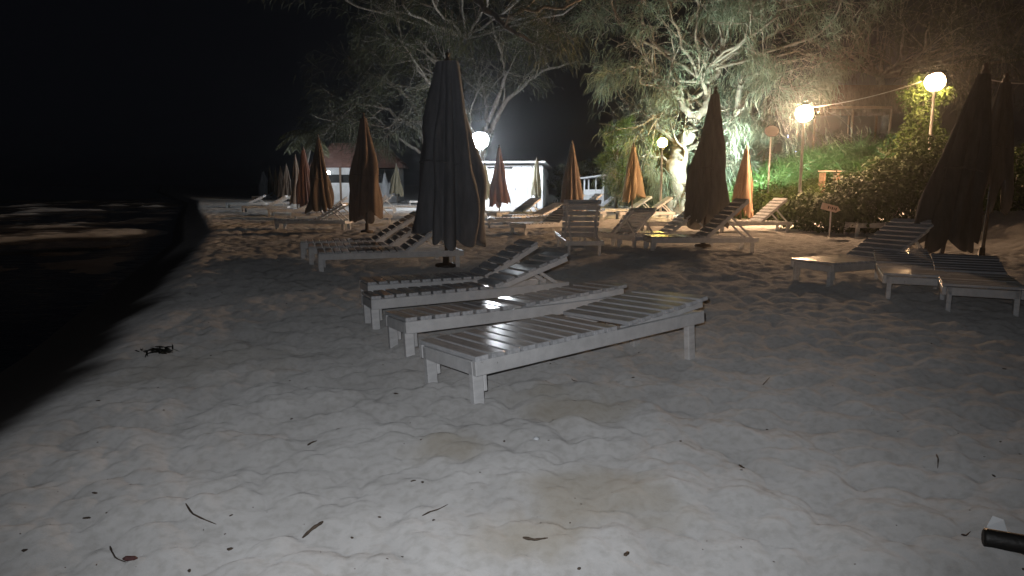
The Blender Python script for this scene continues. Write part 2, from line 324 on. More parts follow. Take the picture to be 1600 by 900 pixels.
# ------------------------------------------------------------------ sun loungers
SLAT_P = 0.108
def bx(size, bev=0.004):
    return MB().box((0, 0, 0), size, None, bev).mesh('piece')
slat_cache, leg_cache = {}, {}
def lounger(A, heading, Ln=2.05, W=0.64, H=0.29, back=25, hinge=0.6, tilt=0.0, roll=0.0, label='', group='white slatted sun loungers on the sand', detail=True, z=None, corner='near', strut=True):
    """A: a corner (x, y) of the foot end (the right-hand one when looking to the head) or the foot centre"""
    h = R(heading); ux = Vector((math.cos(h), math.sin(h), 0)); uy = Vector((-math.sin(h), math.cos(h), 0))
    p = Vector((A[0], A[1], 0))
    if corner == 'near': p = p+uy*(W/2)
    z0 = (gb(*(p+ux*Ln/2).xy)-0.015) if z is None else z
    t = empty('sun_lounger', (p.x, p.y, z0)); t.rotation_euler = (R(roll), -R(tilt), h)
    tag(t, label, 'lounger', group)
    T, RH, LW = 0.028, 0.085, 0.068                      # slat thickness, rail height, leg width
    ry = W/2-0.02; zr = H-T-RH/2
    for s in (-1, 1):
        MB().box((Ln/2, s*ry, zr), (Ln, 0.038, RH), None, 0.004).build('side_rail', M['paint'], t)
    for xx in (0.02, Ln-0.02):
        MB().box((xx, 0, zr-0.003), (0.036, W-0.084, RH-0.006), None, 0.004).build('end_rail', M['paint'], t)
    if 'leg' not in leg_cache:
        leg_cache['leg'] = MB().box((0, 0, 0), (LW, 0.045, 1.0), None, 0.004).mesh('leg'); leg_cache['leg'].materials.append(M['paint'])
    lh = H-T+0.06
    for xx in (0.036, Ln-0.09):
        for s in (-1, 1):
            lg = link('leg', leg_cache['leg'], None, t); lg.location = (xx, s*(W/2-0.064), lh/2-0.065); lg.scale.z = lh-0.012
            if xx < 0.1 and detail:
                MB().box((xx+0.036+0.012, s*(W/2-0.064), H-T-RH-0.05), (0.022, 0.04, 0.11), None, 0.003).build('leg_block', M['paint'], t)
    sw = 0.086; key = (round(W, 3), detail)
    if key not in slat_cache:
        sm = bx((sw, W, T)); sm.materials.append(M['slat']); slat_cache[key] = sm
    xh = Ln*hinge; n1_ = int(xh/SLAT_P); bl = Ln-xh+0.02
    ca, sa = math.cos(R(back)), math.sin(R(back))
    if detail:
        for k in range(n1_):
            s = link('slat', slat_cache[key], None, t)
            s.location = (0.046+k*SLAT_P, random.uniform(-.003, .003), H-T/2+random.uniform(-.001, .002)); s.rotation_euler = (random.uniform(-.006, .006), random.uniform(-.02, .02), random.uniform(-.01, .01))
    else:
        mb = MB()
        for k in range(n1_): mb.box((0.046+k*SLAT_P, 0, H-T/2), (sw, W, T))
        tag(mb.build('slat_deck', M['slat'], t), kind='stuff')
    bk = empty('backrest', (xh+0.02, 0, H-T)); bk.parent = t; bk.rotation_euler = (0, -R(back), 0)
    # the backrest's own frame is one mesh, its slats sit on it
    C.objects.unlink(bk); bpy.data.objects.remove(bk)
    mb = MB()
    for s in (-1, 1): mb.box((bl/2, s*(W/2-0.062), -0.024), (bl, 0.032, 0.052), None, 0.003)
    mb.box((bl-0.05, 0, -0.024), (0.04, W-0.158, 0.05), None, 0.003)
    bk = mb.build('backrest', M['paint'], t); bk.location = (xh+0.02, 0, H-T+0.002); bk.rotation_euler = (0, -R(back), 0)
    n2_ = int(bl/SLAT_P)
    if detail:
        for k in range(n2_):
            s = link('slat', slat_cache[key], None, bk); s.location = (0.05+k*(bl-0.09)/max(1, n2_-1), 0, T/2+random.uniform(.003, .005)); s.rotation_euler = (random.uniform(-.006, .006), random.uniform(-.02, .02), random.uniform(-.01, .01))
    else:
        mb = MB()
        for k in range(n2_): mb.box((0.05+k*(bl-0.09)/max(1, n2_-1), 0, T/2+.004), (sw, W, T))
        tag(mb.build('slat_deck', M['slat'], bk), kind='stuff')
    if back > 15 and strut:
        for s in (-1, 1):
            mb = MB(); mb.beam((xh+0.02+ca*bl*.62, s*(W/2-.10), H-T+sa*bl*.62-.03), (min(Ln-.08, xh+bl*.92), s*(W/2-.10), H-T-.02), .03, .03)
            mb.build('prop', M['paint'], t)
    return t

def heading(a, b): return math.degrees(math.atan2(b.y-a.y, b.x-a.x))
lounger((-.372, 3.917), 35.3, Ln=1.89, W=.66, H=.308, back=4.6, hinge=.6, tilt=2.5, roll=-2.4, z=-.047, corner='c', strut=False, label='nearest white slatted lounger, almost flat, in the open sand foreground')
lounger((-.839, 4.925), 27.4, Ln=1.86, W=.50, H=.324, back=3.6, hinge=.5, tilt=1.4, roll=-3.6, z=-.06, corner='c', strut=False, label='second nearest lounger, brightest white glints on its slats, just behind the nearest one')
lounger((-1.266, 5.967), 21.7, Ln=1.86, W=.50, H=.311, back=17.7, hinge=.59, tilt=1.8, roll=-2.9, z=-.06, corner='c', label='lounger with raised head, third from the camera, left of centre')
lounger((-1.488, 6.85), 21.8, Ln=1.86, W=.50, H=.28, back=29.3, hinge=.64, tilt=.2, roll=-1.2, z=-.026, corner='c', label='fourth lounger, dark raised back, touching the third one and behind it')
A = G(497, 393, .29); hd5 = 17
for k, lab in enumerate(('front lounger of the nested row under the brown parasol, left', 'middle lounger of the nested row under the brown parasol, left', 'rear lounger of the nested row under the brown parasol, left')):
    q = Vector((A.x, A.y, 0))+Vector((-math.sin(R(hd5)), math.cos(R(hd5)), 0))*k*.95+Vector((-.12*k, 0, 0))
    lounger(q.xy, hd5, Ln=2.05, W=.62, back=35-2*k, hinge=.58, label=lab)
# middle of the beach
lounger(G(908, 372, .29).xy+Vector((0, 1.95)), -88, Ln=1.95, W=.66, back=62, hinge=.62, corner='c', label='lounger with its steep slatted back turned to the camera, centre')
lounger(G(955, 366, .29).xy+Vector((-.2, 1.9)), -62, Ln=1.95, W=.62, back=38, hinge=.60, corner='c', label='lounger with dark sloping back beside the steep one, centre')
A = G(1018, 369, .29)
lounger(A.xy, 3, Ln=1.95, W=.62, back=42, hinge=.50, label='front lounger with dark raised back below the tall grey parasol')
lounger((A.x-.45, A.y+.95), 5, Ln=1.95, W=.62, back=38, hinge=.50, label='rear lounger with dark raised back below the tall grey parasol')
# right side
A = G(1303, 409, .29)
lounger(A.xy, 26, Ln=2.0, W=.64, back=27, hinge=.5, label='lounger with warm lit foot end, left of the right hand parasol')
A = G(1487, 428, .29)
lounger(A.xy, 66, Ln=1.95, W=.62, back=8, hinge=.6, label='lounger seen from its foot end below the right hand parasol')
A = G(1606, 446, .29)
lounger(A.xy, 62, Ln=1.95, W=.66, back=8, hinge=.6, label='lounger cut by the right edge of the picture')
A = G(1340, 349, .29)
lounger((A.x, A.y), 4, Ln=2.0, W=.62, back=12, hinge=.6, label='lounger with warm lit top in front of the dark bush, right')
# farther rows
far = [
 (428, 342, .29, -6, 30, 'lounger nearest the water line, left of the brown parasols', 1),
 (455, 331, .29, 12, 36, 'lounger behind the one near the water line, left', 1),
 (512, 335, .29, 10, 42, 'lounger with raised back between two brown parasols, left', 1),
 (393, 306, .29, 6, 30, 'tiny white lounger by the white parasol at the far left end', 0),
 (352, 316, .29, 8, 24, 'leftmost dim lounger of the far rows, nearest the dark shore edge', 0),
 (377, 321, .29, 6, 30, 'dim lounger in the far rows, just right of the leftmost one', 0),
 (402, 315, .29, 10, 28, 'dim lounger in front of the small tan parasols, far left', 0),
 (418, 326, .29, 4, 22, 'dim lounger in front of the third brown parasol of the receding row', 0),
 (545, 322, .29, 9, 34, 'lounger before the far building, left of the tall brown parasol', 0),
 (650, 330, .29, 10, 32, 'lounger half hidden by the left side of the big grey parasol', 0),
 (905, 322, .29, 12, 36, 'white lounger right in front of the white booth', 0),
 (945, 326, .29, 8, 32, 'lounger between the white booth and the tan parasol', 0),
 (616, 320, .29, 8, 26, 'white lounger behind the nested row, by the khaki parasol', 0),
 (640, 313, .29, 20, 35, 'far warm lit lounger between khaki parasol and the big grey parasol', 0),
 (762, 340, .29, 3, 5, 'flat white lounger on the sand right of the big grey parasol', 0),
 (776, 331, .29, 35, 30, 'white lounger in front of the left part of the white hut', 0),
 (800, 336, .29, 30, 22, 'white lounger with low back in front of the hut door', 0),
 (838, 327, .29, 2, 40, 'white lounger under the khaki parasol beside the white hut', 0),
 (866, 329, .29, 14, 42, 'white lounger with raised back at the right corner of the hut', 0),
 (822, 349, .29, 40, 30, 'grey lounger with slanting back left of the steep backed lounger', 1),
 (968, 330, .29, 4, 34, 'lounger below the tan parasol, its row of legs in view', 1),
 (1003, 320, .29, 10, 30, 'white lounger behind the tan parasol, right of the booth', 0),
 (1012, 345, .29, 8, 12, 'low flat lounger on the lit sand left of the tall grey parasol', 1),
 (1038, 322, .29, 12, 25, 'white lounger at the foot of the big lit tree', 0),
 (1128, 345, .29, 10, 40, 'lounger with raised back under the orange parasol', 1),
]
for px, py, zz, hd, bk_, lab, det in far:
    A = G(px, py, zz); lounger(A.xy, hd, Ln=1.95, W=.62, back=bk_, hinge=.55, label=lab, detail=bool(det), group='sun loungers farther along the beach')

# ------------------------------------------------------------------ closed parasols
def parasol(px_top, py_top, Yd, height, rad, fab, label, hem=0.42, lean=(0, 0), top_r=.085, seed=0, flare=1.0, droop=.12, pole=None, torn=0.0):
    """closed parasol with hanging folds; the top is seen at (px_top, py_top), Yd metres away"""
    r_ = np.random.default_rng(100+seed)
    tp = P(px_top, py_top, Yd); x0 = tp.x-lean[0]; y0 = Yd-lean[1]; z0 = gb(x0, y0)
    height = tp.z-z0 if height is None else height
    t = empty('parasol', (x0, y0, z0)); t.rotation_euler = (math.atan2(-lean[1], height), math.atan2(lean[0], height), r_.uniform(0, 6))
    t.rotation_euler = Matrix(((1, 0, 0), (0, 1, 0), (0, 0, 1))).to_euler()
    sx, sy = lean[0]/height, lean[1]/height
    tag(t, label, 'parasol', 'closed beach parasols')
    na, nh = 96, 30
    ph = np.linspace(0, 2*np.pi, na, endpoint=False); tt = np.linspace(0, 1, nh)
    A_, T_ = np.meshgrid(ph, tt)
    nf = 8; off = r_.uniform(0, 6)
    fold = np.abs(np.cos(nf/2*(A_+off+0.25*np.sin(2*A_+seed))))**0.75
    lob = 0.82+0.18*np.cos(A_*2+r_.uniform(0, 6))+0.08*np.cos(A_*3+r_.uniform(0, 6))*T_
    prof = top_r+(rad-top_r)*(T_**.86)*np.where(T_ > .86, 1-flare*.9*(T_-.86)**1.3, 1)
    rad_ = prof*lob*(0.62+0.42*fold*(0.35+0.65*np.minimum(1, T_*2.5)))*(1+.05*np.sin(9*T_+3*A_+seed))
    rad_ *= 1+0.10*np.sin(A_*5+8*T_+seed)*np.exp(-((T_-.6)/.25)**2)
    for q_ in range(7):
        rad_ *= 1+r_.uniform(.02, .055)*np.sin(r_.integers(1, 9)*A_+r_.uniform(-9, 9)*T_+r_.uniform(0, 6))*np.minimum(1, T_*2)
    zt = height-0.06
    hemz = hem+droop*(1-fold)*1.3-droop*.5+.10*np.sin(A_+seed*1.7)+.05*np.sin(3*A_+seed)+torn*.25*np.sin(7*A_+seed)
    zz = zt*(1-T_)+hemz*T_
    tw = .35*T_*math.sin(seed)
    Vv = np.stack([rad_*np.cos(A_+tw)+sx*zz, rad_*np.sin(A_+tw)+sy*zz, zz], -1).reshape(-1, 3)
    i, j = np.meshgrid(np.arange(nh-1), np.arange(na), indexing='ij')
    F = np.stack([i*na+j, (i+1)*na+j, (i+1)*na+(j+1) % na, i*na+(j+1) % na], -1).reshape(-1, 4)
    cn = link('canopy', fastmesh('canopy', Vv, F, True), M[fab], t)
    pm = M[pole or 'pole']
    v, f = tubes([(np.array([[0, 0, -.12], [sx*height*.5, sy*height*.5, height*.5], [sx*height, sy*height, height-.05]]), [.026, .026, .024])], 10)
    link('pole', fastmesh('pole', v, f, True), pm, t)
    fi = MB().lathe([(.03, -.07), (.045, -.04), (.045, 0), (.03, .015), (.022, .04), (.034, .06), (.028, .085), (.008, .1)], 12).build('finial', pm, t)
    fi.location = (sx*height, sy*height, height-.02)
    # tie strap round the folds
    zs = hem+(height-hem)*.42; Ts = (zt-zs)/(zt-hem); rs = (top_r+(rad-top_r)*Ts)*.84
    v, f = tubes([(np.array([[rs*math.cos(a)+sx*zs, rs*math.sin(a)*.92+sy*zs, zs+.03*math.sin(a*2)] for a in np.linspace(0, 2*np.pi, 25)]), [.012]*25)], 4)
    link('tie_strap', fastmesh('tie_strap', v, f), M[fab], cn)
    if Yd < 25:
        MB().lathe([(.16, -.03), (.16, .035), (.14, .05), (.05, .06), (.042, .22), (.03, .23)], 16).build('base', pm, t)
    return t
parasol(699, 90, 10.2, None, .63, 'greyfab', 'biggest dark grey closed parasol, in front of the bright white lamp', hem=.44, top_r=.24, seed=3, lean=(.05, .1))
parasol(568, 181, 17.4, None, .53, 'brownfab', 'tall brown closed parasol over the nested row of loungers, left', hem=.36, top_r=.10, seed=5)
parasol(497, 214, 23.5, None, .48, 'brownfab', 'brown closed parasol right of the palm, front of the receding row', hem=.4, top_r=.07, seed=8)
parasol(474, 232, 28, None, .42, 'redfab', 'rust brown closed parasol, second of the receding row on the left', hem=.4, seed=9)
parasol(461, 243, 33, None, .42, 'brownfab', 'dark brown closed parasol, third of the receding row on the left', hem=.4, seed=11)
parasol(447, 257, 44, None, .40, 'brownfab', 'brown closed parasol, fourth of the receding row on the left', hem=.4, seed=12)
parasol(438, 261, 50, None, .36, 'brownfab', 'small brown closed parasol, third from the far left end', hem=.35, seed=13)
parasol(430, 263, 55, None, .36, 'tanfab', 'small tan closed parasol, second from the far left end', hem=.35, seed=14)
parasol(421, 261, 57, None, .38, 'tanfab', 'small tan closed parasol right beside the white one, far left', hem=.35, seed=15)
parasol(411, 267, 62, None, .55, 'whitefab', 'small white closed parasol at the far left end of the row', hem=.30, top_r=.12, seed=16)
parasol(619, 257, 42, None, .52, 'khakifab', 'khaki closed parasol in front of the red roofed building', hem=.6, seed=17, pole='greypole')
parasol(601, 269, 46, None, .40, 'whitefab', 'pale closed parasol half hidden behind the tall brown one, left', hem=.3, seed=18)
parasol(757, 256, 32, None, .36, 'khakifab', 'khaki closed parasol between the white lamp and the hut', hem=.55, seed=19)
parasol(780, 229, 28.5, None, .46, 'redfab', 'rust red closed parasol in front of the white hut', hem=.42, seed=20)
parasol(839, 248, 33.5, None, .34, 'khakifab', 'slim khaki closed parasol in front of the hut corner', hem=.62, top_r=.09, seed=21)
parasol(894, 223, 23.0, None, .50, 'brownfab', 'brown closed parasol left of the white booth', hem=.42, seed=22)
parasol(990, 226, 24.5, None, .44, 'tanfab', 'tan closed parasol right of the white booth', hem=.70, top_r=.08, seed=23)
parasol(1118, 142, 13.4, None, .42, 'taupefab', 'tall grey closed parasol in front of the big lit tree', hem=.46, top_r=.11, seed=24, lean=(.12, 0))
parasol(1167, 231, 20.5, None, .40, 'orangefab', 'orange lit closed parasol by the green hedge', hem=.42, seed=25, lean=(.1, 0), torn=.4)
parasol(1540, 108, 9.2, None, .45, 'charcoalfab', 'large dark closed parasol near the right edge', hem=.48, top_r=.10, seed=26, lean=(.40, 0))
parasol(1572, 122, 10.8, None, .30, 'charcoalfab', 'ragged dark closed parasol behind the large one, right edge', hem=1.0, top_r=.09, seed=27, lean=(.1, 0), torn=1.2)
parasol(1020, 262, 35, None, .50, 'whitefab', 'white closed parasol behind the tan one, left of the tree trunk', hem=.35, seed=28)

# ------------------------------------------------------------------ lamps
def globe_lamp(px, py, Yd, r_, mt, label, name='post_lamp', post='greypole', shield=None):
    c = P(px, py, Yd); z0 = gb(c.x, c.y)-.05
    t = empty(name, (c.x, c.y, z0)); tag(t, label, 'lamp'); h = c.z-z0
    MB().lathe([(.07, 0), (.07, .08), (.045, .12), (.036, h-r_-.06), (.05, h-r_-.05), (.09, h-r_+.0), (.08, h-r_+.03)], 12).build('post', M[post], t)
    bm = bmesh.new(); bmesh.ops.create_icosphere(bm, subdivisions=3, radius=r_); me = bpy.data.meshes.new('globe'); bm.to_mesh(me); bm.free()
    g = link('globe', me, M[mt], t); g.location.z = h
    if shield:                                                    # added opaque shell, keeps the globe's light off the trees behind
        dv = Vector(shield[:3]).normalized(); cs = math.cos(R(shield[3]))
        bm = bmesh.new(); bmesh.ops.create_icosphere(bm, subdivisions=4, radius=r_*1.04)
        bmesh.ops.delete(bm, geom=[f_ for f_ in bm.faces if f_.calc_center_median().normalized().dot(dv) < cs], context='FACES')
        me = bpy.data.meshes.new('light_shield'); bm.to_mesh(me); bm.free(); q_ = link('light_shield', me, M['black'], t); q_.location.z = h
    return t
LA = globe_lamp(1257, 177, 20.0, .23, 'L_warm', 'warm glowing globe lamp on a thin post above the hedge', shield=(.1, .55, .83, 68))
LB = globe_lamp(1461, 128, 20.5, .26, 'L_warm2', 'warm glowing globe lamp among shrub leaves at the right', shield=(0, .5, .87, 62))
LC = globe_lamp(1035, 223, 25.6, .17, 'L_yellow', 'small yellow lamp in front of the big lit tree')
LW = globe_lamp(750, 219, 33.2, .40, 'L_white', 'dazzling white lamp beside the big grey parasol', shield=(0, .35, .94, 58))
LS = globe_lamp(513, 270, 44.0, .10, 'L_small', 'small white lamp at the corner of the far building')
# garden floodlight behind the tall grey parasol, turned to the tree and the hedge
fp = P(1120, 250, 25.0)
t = empty('garden_floodlight', (fp.x, fp.y, gb(fp.x, fp.y)-.03), R(-28)); tag(t, 'garden floodlight standing behind the tall grey parasol, facing the tree', 'floodlight')
hh = fp.z-gb(fp.x, fp.y)
MB().lathe([(.05, 0), (.03, .04), (.03, hh-.1)], 10).build('post', M['metal'], t)
rt = Matrix.Rotation(R(20), 3, 'X')
hs_ = MB().box((0, 0, hh), (.42, .10, .32), rt, .01).build('housing', M['metal'], t)
MB().box(Vector((0, 0, hh))+rt @ Vector((0, .056, 0)), (.36, .006, .26), rt).build('lens', M['L_flood'], t)

# ------------------------------------------------------------------ foliage builders
def strands(Bp, D, ln, wd, droop, rg):
    """ribbon strands: base points, directions, lengths, widths; 2 quads each"""
    n = len(Bp); D = norm(D); g = np.array([0, 0, -1.0])
    p1 = Bp+D*(ln*.5)[:, None]; D2 = norm(D+g*droop); p2 = p1+D2*(ln*.5)[:, None]
    s = norm(np.cross(D, rg.normal(size=(n, 3))))*(wd*.5)[:, None]
    V_ = np.stack([Bp-s*.7, Bp+s*.7, p1-s, p1+s, p2-s*.25, p2+s*.25], 1).reshape(-1, 3)
    k = np.arange(n)[:, None]*6
    F_ = np.concatenate([k+np.array([[0, 1, 3, 2]]), k+np.array([[2, 3, 5, 4]])], 0)
    return V_, F_
def leaves(Cp, Nn, size, rg, asp=.5):
    """folded leaf: 2 quads sharing a midrib"""
    n = len(Cp); Nn = norm(Nn); u = norm(np.cross(Nn, rg.normal(size=(n, 3)))); v = np.cross(Nn, u)
    s = size[:, None]
    V_ = np.stack([Cp-u*s*.5, Cp+v*s*asp*.5+Nn*s*.08, Cp+u*s*.5, Cp-v*s*asp*.5+Nn*s*.08], 1).reshape(-1, 3)
    k = np.arange(n)[:, None]*4
    return V_, k+np.array([[0, 1, 2, 3]])

def grow(rg, p, d, ln, r, lev, paths, tips, up=.15, spread=.75, nseg=6, kids=(3, 5), minr=.008):
    pts = [np.array(p, float)]; d = norm(np.array(d, float)); rad = [r]
    for k in range(nseg):
        d = norm(d+rg.normal(size=3)*.16+np.array([0, 0, up*.25])); pts.append(pts[-1]+d*ln/nseg); rad.append(max(minr, r*(1-.75*(k+1)/nseg)))
    paths.append((np.array(pts), np.array(rad)))
    if lev == 0:
        tips.append(np.array(pts)); return
    for k in range(rg.integers(*kids)):
        q = rg.uniform(.3, 1.0); i = min(nseg-1, int(q*nseg)); b0 = pts[i]+(pts[i+1]-pts[i])*(q*nseg-i)
        dd = norm(norm(pts[i+1]-pts[i])+rg.normal(size=3)*spread)
        grow(rg, b0, dd, ln*rg.uniform(.5, .75), max(minr, rad[i]*.55), lev-1, paths, tips, up, spread, max(4, nseg-1), kids, minr)
def spray_crown(tips, rg, per, ln, wd, droop, spread=.35, along=.25, skip=.3, gap=-.25):
    Bs, Ds = [], []
    for tp in tips:
        n = int(per*rg.uniform(.4, 1.3)); q = rg.uniform(skip, 1, n)*(len(tp)-1); i = np.minimum(q.astype(int), len(tp)-2); f_ = (q-i)[:, None]
        b0 = tp[i]*(1-f_)+tp[i+1]*f_; dd = norm(tp[i+1]-tp[i])
        Bs.append(b0+rg.normal(size=(n, 3))*along*np.array([1, 1, .7])); Ds.append(dd*.7+rg.normal(size=(n, 3))*spread+np.array([0, 0, -.25]))
    B_ = np.concatenate(Bs); D_ = np.concatenate(Ds)
    # foliage sits in clumps with gaps between them
    x, y, z = B_.T; cl = np.sin(x*2.3+1.3*np.sin(z*1.9))+np.sin(y*2.1+1.7*np.sin(x*1.3))+np.sin(z*2.7+1.5*np.sin(y*1.7))
    kp = cl+rg.normal(size=len(B_))*.45 > gap; B_, D_ = B_[kp], D_[kp]; n = len(B_)
    return strands(B_, D_, ln*rg.uniform(.5, 1.3, n), wd*rg.uniform(.6, 1.3, n), droop, rg)
def tree(name, label, cat, paths, Vc, Fc, mb_, mc, seg=7):
    base = paths[0][0][0]; t = empty(name, (float(base[0]), float(base[1]), float(base[2])))
    tag(t, label, cat); v, f = tubes(paths, seg)
    link('trunk', fastmesh('trunk', v-base, f, True), M[mb_], t)
    link('crown', fastmesh('crown', Vc-base, Fc), M[mc], t)
    return t
def pp(l): return np.array([tuple(P(a, b, c)) for a, b, c in l])

# tree behind the white lamp: pale forked limbs under a wide dim crown
rg = np.random.default_rng(21); paths, tips = [], []
def limb(pts, r0, r1, lev=2, n=5, ln=2.6, up=.15, spread=.8):
    pts = np.array(pts, float); tq = np.linspace(0, 1, len(pts)); te = np.linspace(0, 1, len(pts)*4)
    fine = np.stack([np.interp(te, tq, pts[:, k]) for k in range(3)], 1)
    fine[1:-1] += rg.normal(size=fine[1:-1].shape)*.05
    paths.append((fine, np.linspace(r0, r1, len(fine)))); tips.append(fine[-4:])
    for k in range(n):
        i = rg.integers(len(fine)//4, len(fine)-1); d = norm(fine[i+1]-fine[i])+rg.normal(size=3)*spread
        grow(rg, fine[i], d, ln*rg.uniform(.6, 1.2), max(.02, (r0+(r1-r0)*i/len(fine))*.55), lev, paths, tips, up, .75)
g0 = G(747, 329); base = (P(748, 250, 39).x, 39, gb(P(748, 250, 39).x, 39)-.1)
limb([base, tuple(P(749, 262, 39)), tuple(P(756, 225, 39)), tuple(P(768, 205, 39.2))], .30, .22, n=0)
limb(pp([(768, 205, 39.2), (776, 180, 39), (800, 148, 38.6), (850, 110, 38), (905, 95, 37.5)]), .17, .05, n=8, ln=3.0)
limb(pp([(756, 225, 39), (762, 190, 39.4), (758, 150, 40), (742, 100, 40.5), (728, 45, 41)]), .15, .04, n=8, ln=2.8)
limb(pp([(762, 190, 39.4), (780, 150, 38), (790, 105, 37), (775, 60, 36), (760, 5, 35)]), .13, .04, n=7, ln=2.8)
limb(pp([(756, 230, 39), (735, 200, 37.5), (715, 150, 36), (690, 105, 35), (650, 60, 34.5)]), .13, .04, n=8, ln=2.8)
limb(pp([(715, 150, 36), (670, 130, 35), (630, 70, 34), (618, 20, 33.5)]), .09, .03, n=7, ln=2.6)
limb(pp([(700, -60, 33), (745, 0, 26), (775, 28, 25.5), (805, 50, 25), (838, 68, 24.6)]), .14, .05, n=2, ln=1.2, lev=1)
limb(pp([(775, 28, 25.5), (820, 18, 25), (880, 12, 24.5), (930, -15, 24)]), .07, .03, n=4, ln=1.6)
for k in range(9): limb(pp([(730, 60, 39), (540+45*k, 5+10*math.sin(k), 31+2*math.sin(k*2)), (520+50*k, -70, 30)]), .07, .03, n=5, ln=2.6)
Vc, Fc = spray_crown(tips, rg, 46, .38, .024, .9, gap=-.7)
tree('casuarina_tree', 'wide casuarina with pale forked limbs behind the white lamp', 'tree', paths, Vc, Fc, 'bark', 'needle')

# the lower tree on the left of it, yellowish crown
rg = np.random.default_rng(22); paths, tips = [], []
bx_ = P(672, 250, 40); limb([(bx_.x, 40, gb(bx_.x, 40)-.1), tuple(P(668, 235, 40)), tuple(P(662, 205, 40)), tuple(P(668, 175, 40))], .26, .14, n=0)
limb(pp([(662, 215, 40), (640, 195, 39), (610, 175, 38), (570, 160, 37), (535, 165, 36.5)]), .12, .03, n=9, ln=2.4, up=.05)
limb(pp([(664, 205, 40), (650, 170, 40), (625, 140, 39), (590, 120, 38)]), .12, .03, n=8, ln=2.6)
limb(pp([(655, 238, 40), (635, 225, 38.5), (605, 200, 37.5), (560, 190, 37)]), .10, .03, n=7, ln=2.0, up=.05)
limb(pp([(668, 175, 40), (680, 140, 40), (690, 100, 40)]), .12, .03, n=7, ln=2.6)
Vc, Fc = spray_crown(tips, rg, 40, .42, .028, .8, gap=-.6)
tree('casuarina_tree', 'lower casuarina with dull yellowish crown left of the big grey parasol', 'tree', paths, Vc, Fc, 'bark', 'needle')

# big tree lit from below, centre right
rg = np.random.default_rng(23); paths, tips = [], []
bx_ = P(1066, 250, 27.6); limb([(bx_.x, 27.6, gb(bx_.x, 27.6)-.15), tuple(P(1064, 300, 27.6)), tuple(P(1056, 262, 27.6)), tuple(P(1062, 230, 28)), tuple(P(1085, 190, 28))], .46, .26, n=3, ln=1.8)
limb(pp([(1078, 330, 27.2), (1075, 312, 27.4), (1066, 285, 27.6), (1058, 270, 27.6)]), .22, .12, n=0)
limb(pp([(1046, 332, 27.1), (1054, 310, 27.4), (1060, 285, 27.6)]), .2, .12, n=0)
limb(pp([(1085, 190, 28), (1060, 150, 28), (1020, 110, 28), (985, 60, 28)]), .16, .04, n=10, ln=2.2, up=0)
limb(pp([(1085, 190, 28), (1110, 140, 28.5), (1130, 90, 29), (1120, 20, 29)]), .2, .06, n=10, ln=2.4, up=0)
limb(pp([(1062, 230, 28), (1030, 200, 28.5), (1000, 170, 29)]), .12, .03, n=8, ln=1.7, up=-.1)
limb(pp([(1142, 262, 29.6), (1144, 215, 29.6), (1150, 180, 29.4), (1158, 130, 29), (1165, 100, 28.6)]), .17, .1, n=5, ln=1.6, up=-.1)
limb(pp([(1158, 130, 28), (1185, 110, 28), (1215, 90, 28), (1250, 80, 28)]), .1, .03, n=9, ln=2.0, up=-.2)
limb(pp([(1150, 180, 27.8), (1170, 150, 27.6), (1200, 135, 27.4), (1228, 140, 27.2)]), .07, .03, n=8, ln=1.6, up=-.3)
limb(pp([(1062, 240, 28), (1095, 225, 28.8), (1120, 205, 29.5)]), .1, .03, n=8, ln=1.6, up=-.1)
limb(pp([(1040, 250, 28), (1010, 240, 27.8), (990, 250, 27.6)]), .06, .03, n=5, ln=1.3, up=-.2)
limb(pp([(1060, 280, 28), (1090, 270, 28.2), (1110, 280, 28.4)]), .06, .03, n=5, ln=1.2, up=-.2)
limb(pp([(1040, 275, 27.8), (1020, 280, 28), (1005, 290, 28.4)]), .05, .03, n=4, ln=1.1, up=-.2)
for k in range(9): limb(pp([(1090, 120, 28.5), (970+40*k, 40+14*math.sin(k*1.7), 28+1.5*math.sin(k*2)), (945+48*k, -30, 27.5)]), .07, .03, n=6, ln=2.2, up=-.1)
Vc, Fc = spray_crown(tips, rg, 46, .42, .024, 1.2, spread=.3, along=.2, gap=.1)
tree('casuarina_tree', 'big grey green casuarina lit from below, right of centre', 'tree', paths, Vc, Fc, 'darkbark', 'needle2', 8)

# dim crown over the thatched shelter
rg = np.random.default_rng(24); paths, tips = [], []
bx_ = P(1385, 250, 41); limb([(bx_.x, 41, gb(bx_.x, 41)-.1), tuple(P(1383, 180, 41)), tuple(P(1375, 110, 41))], .3, .2, n=0)
for k in range(12): limb(pp([(1375, 120, 41), (1240+34*k, 80-10*math.sin(k), 40+2*math.sin(k*2)), (1200+42*k, 10+25*math.sin(k*2.3), 39)]), .12, .03, n=6, ln=3.0, up=-.05)
Vc, Fc = spray_crown(tips, rg, 24, .6, .032, 1.1)
tree('casuarina_tree', 'dim dark casuarina crown above the thatched shelter, right', 'tree', paths, Vc, Fc, 'darkbark', 'needle')

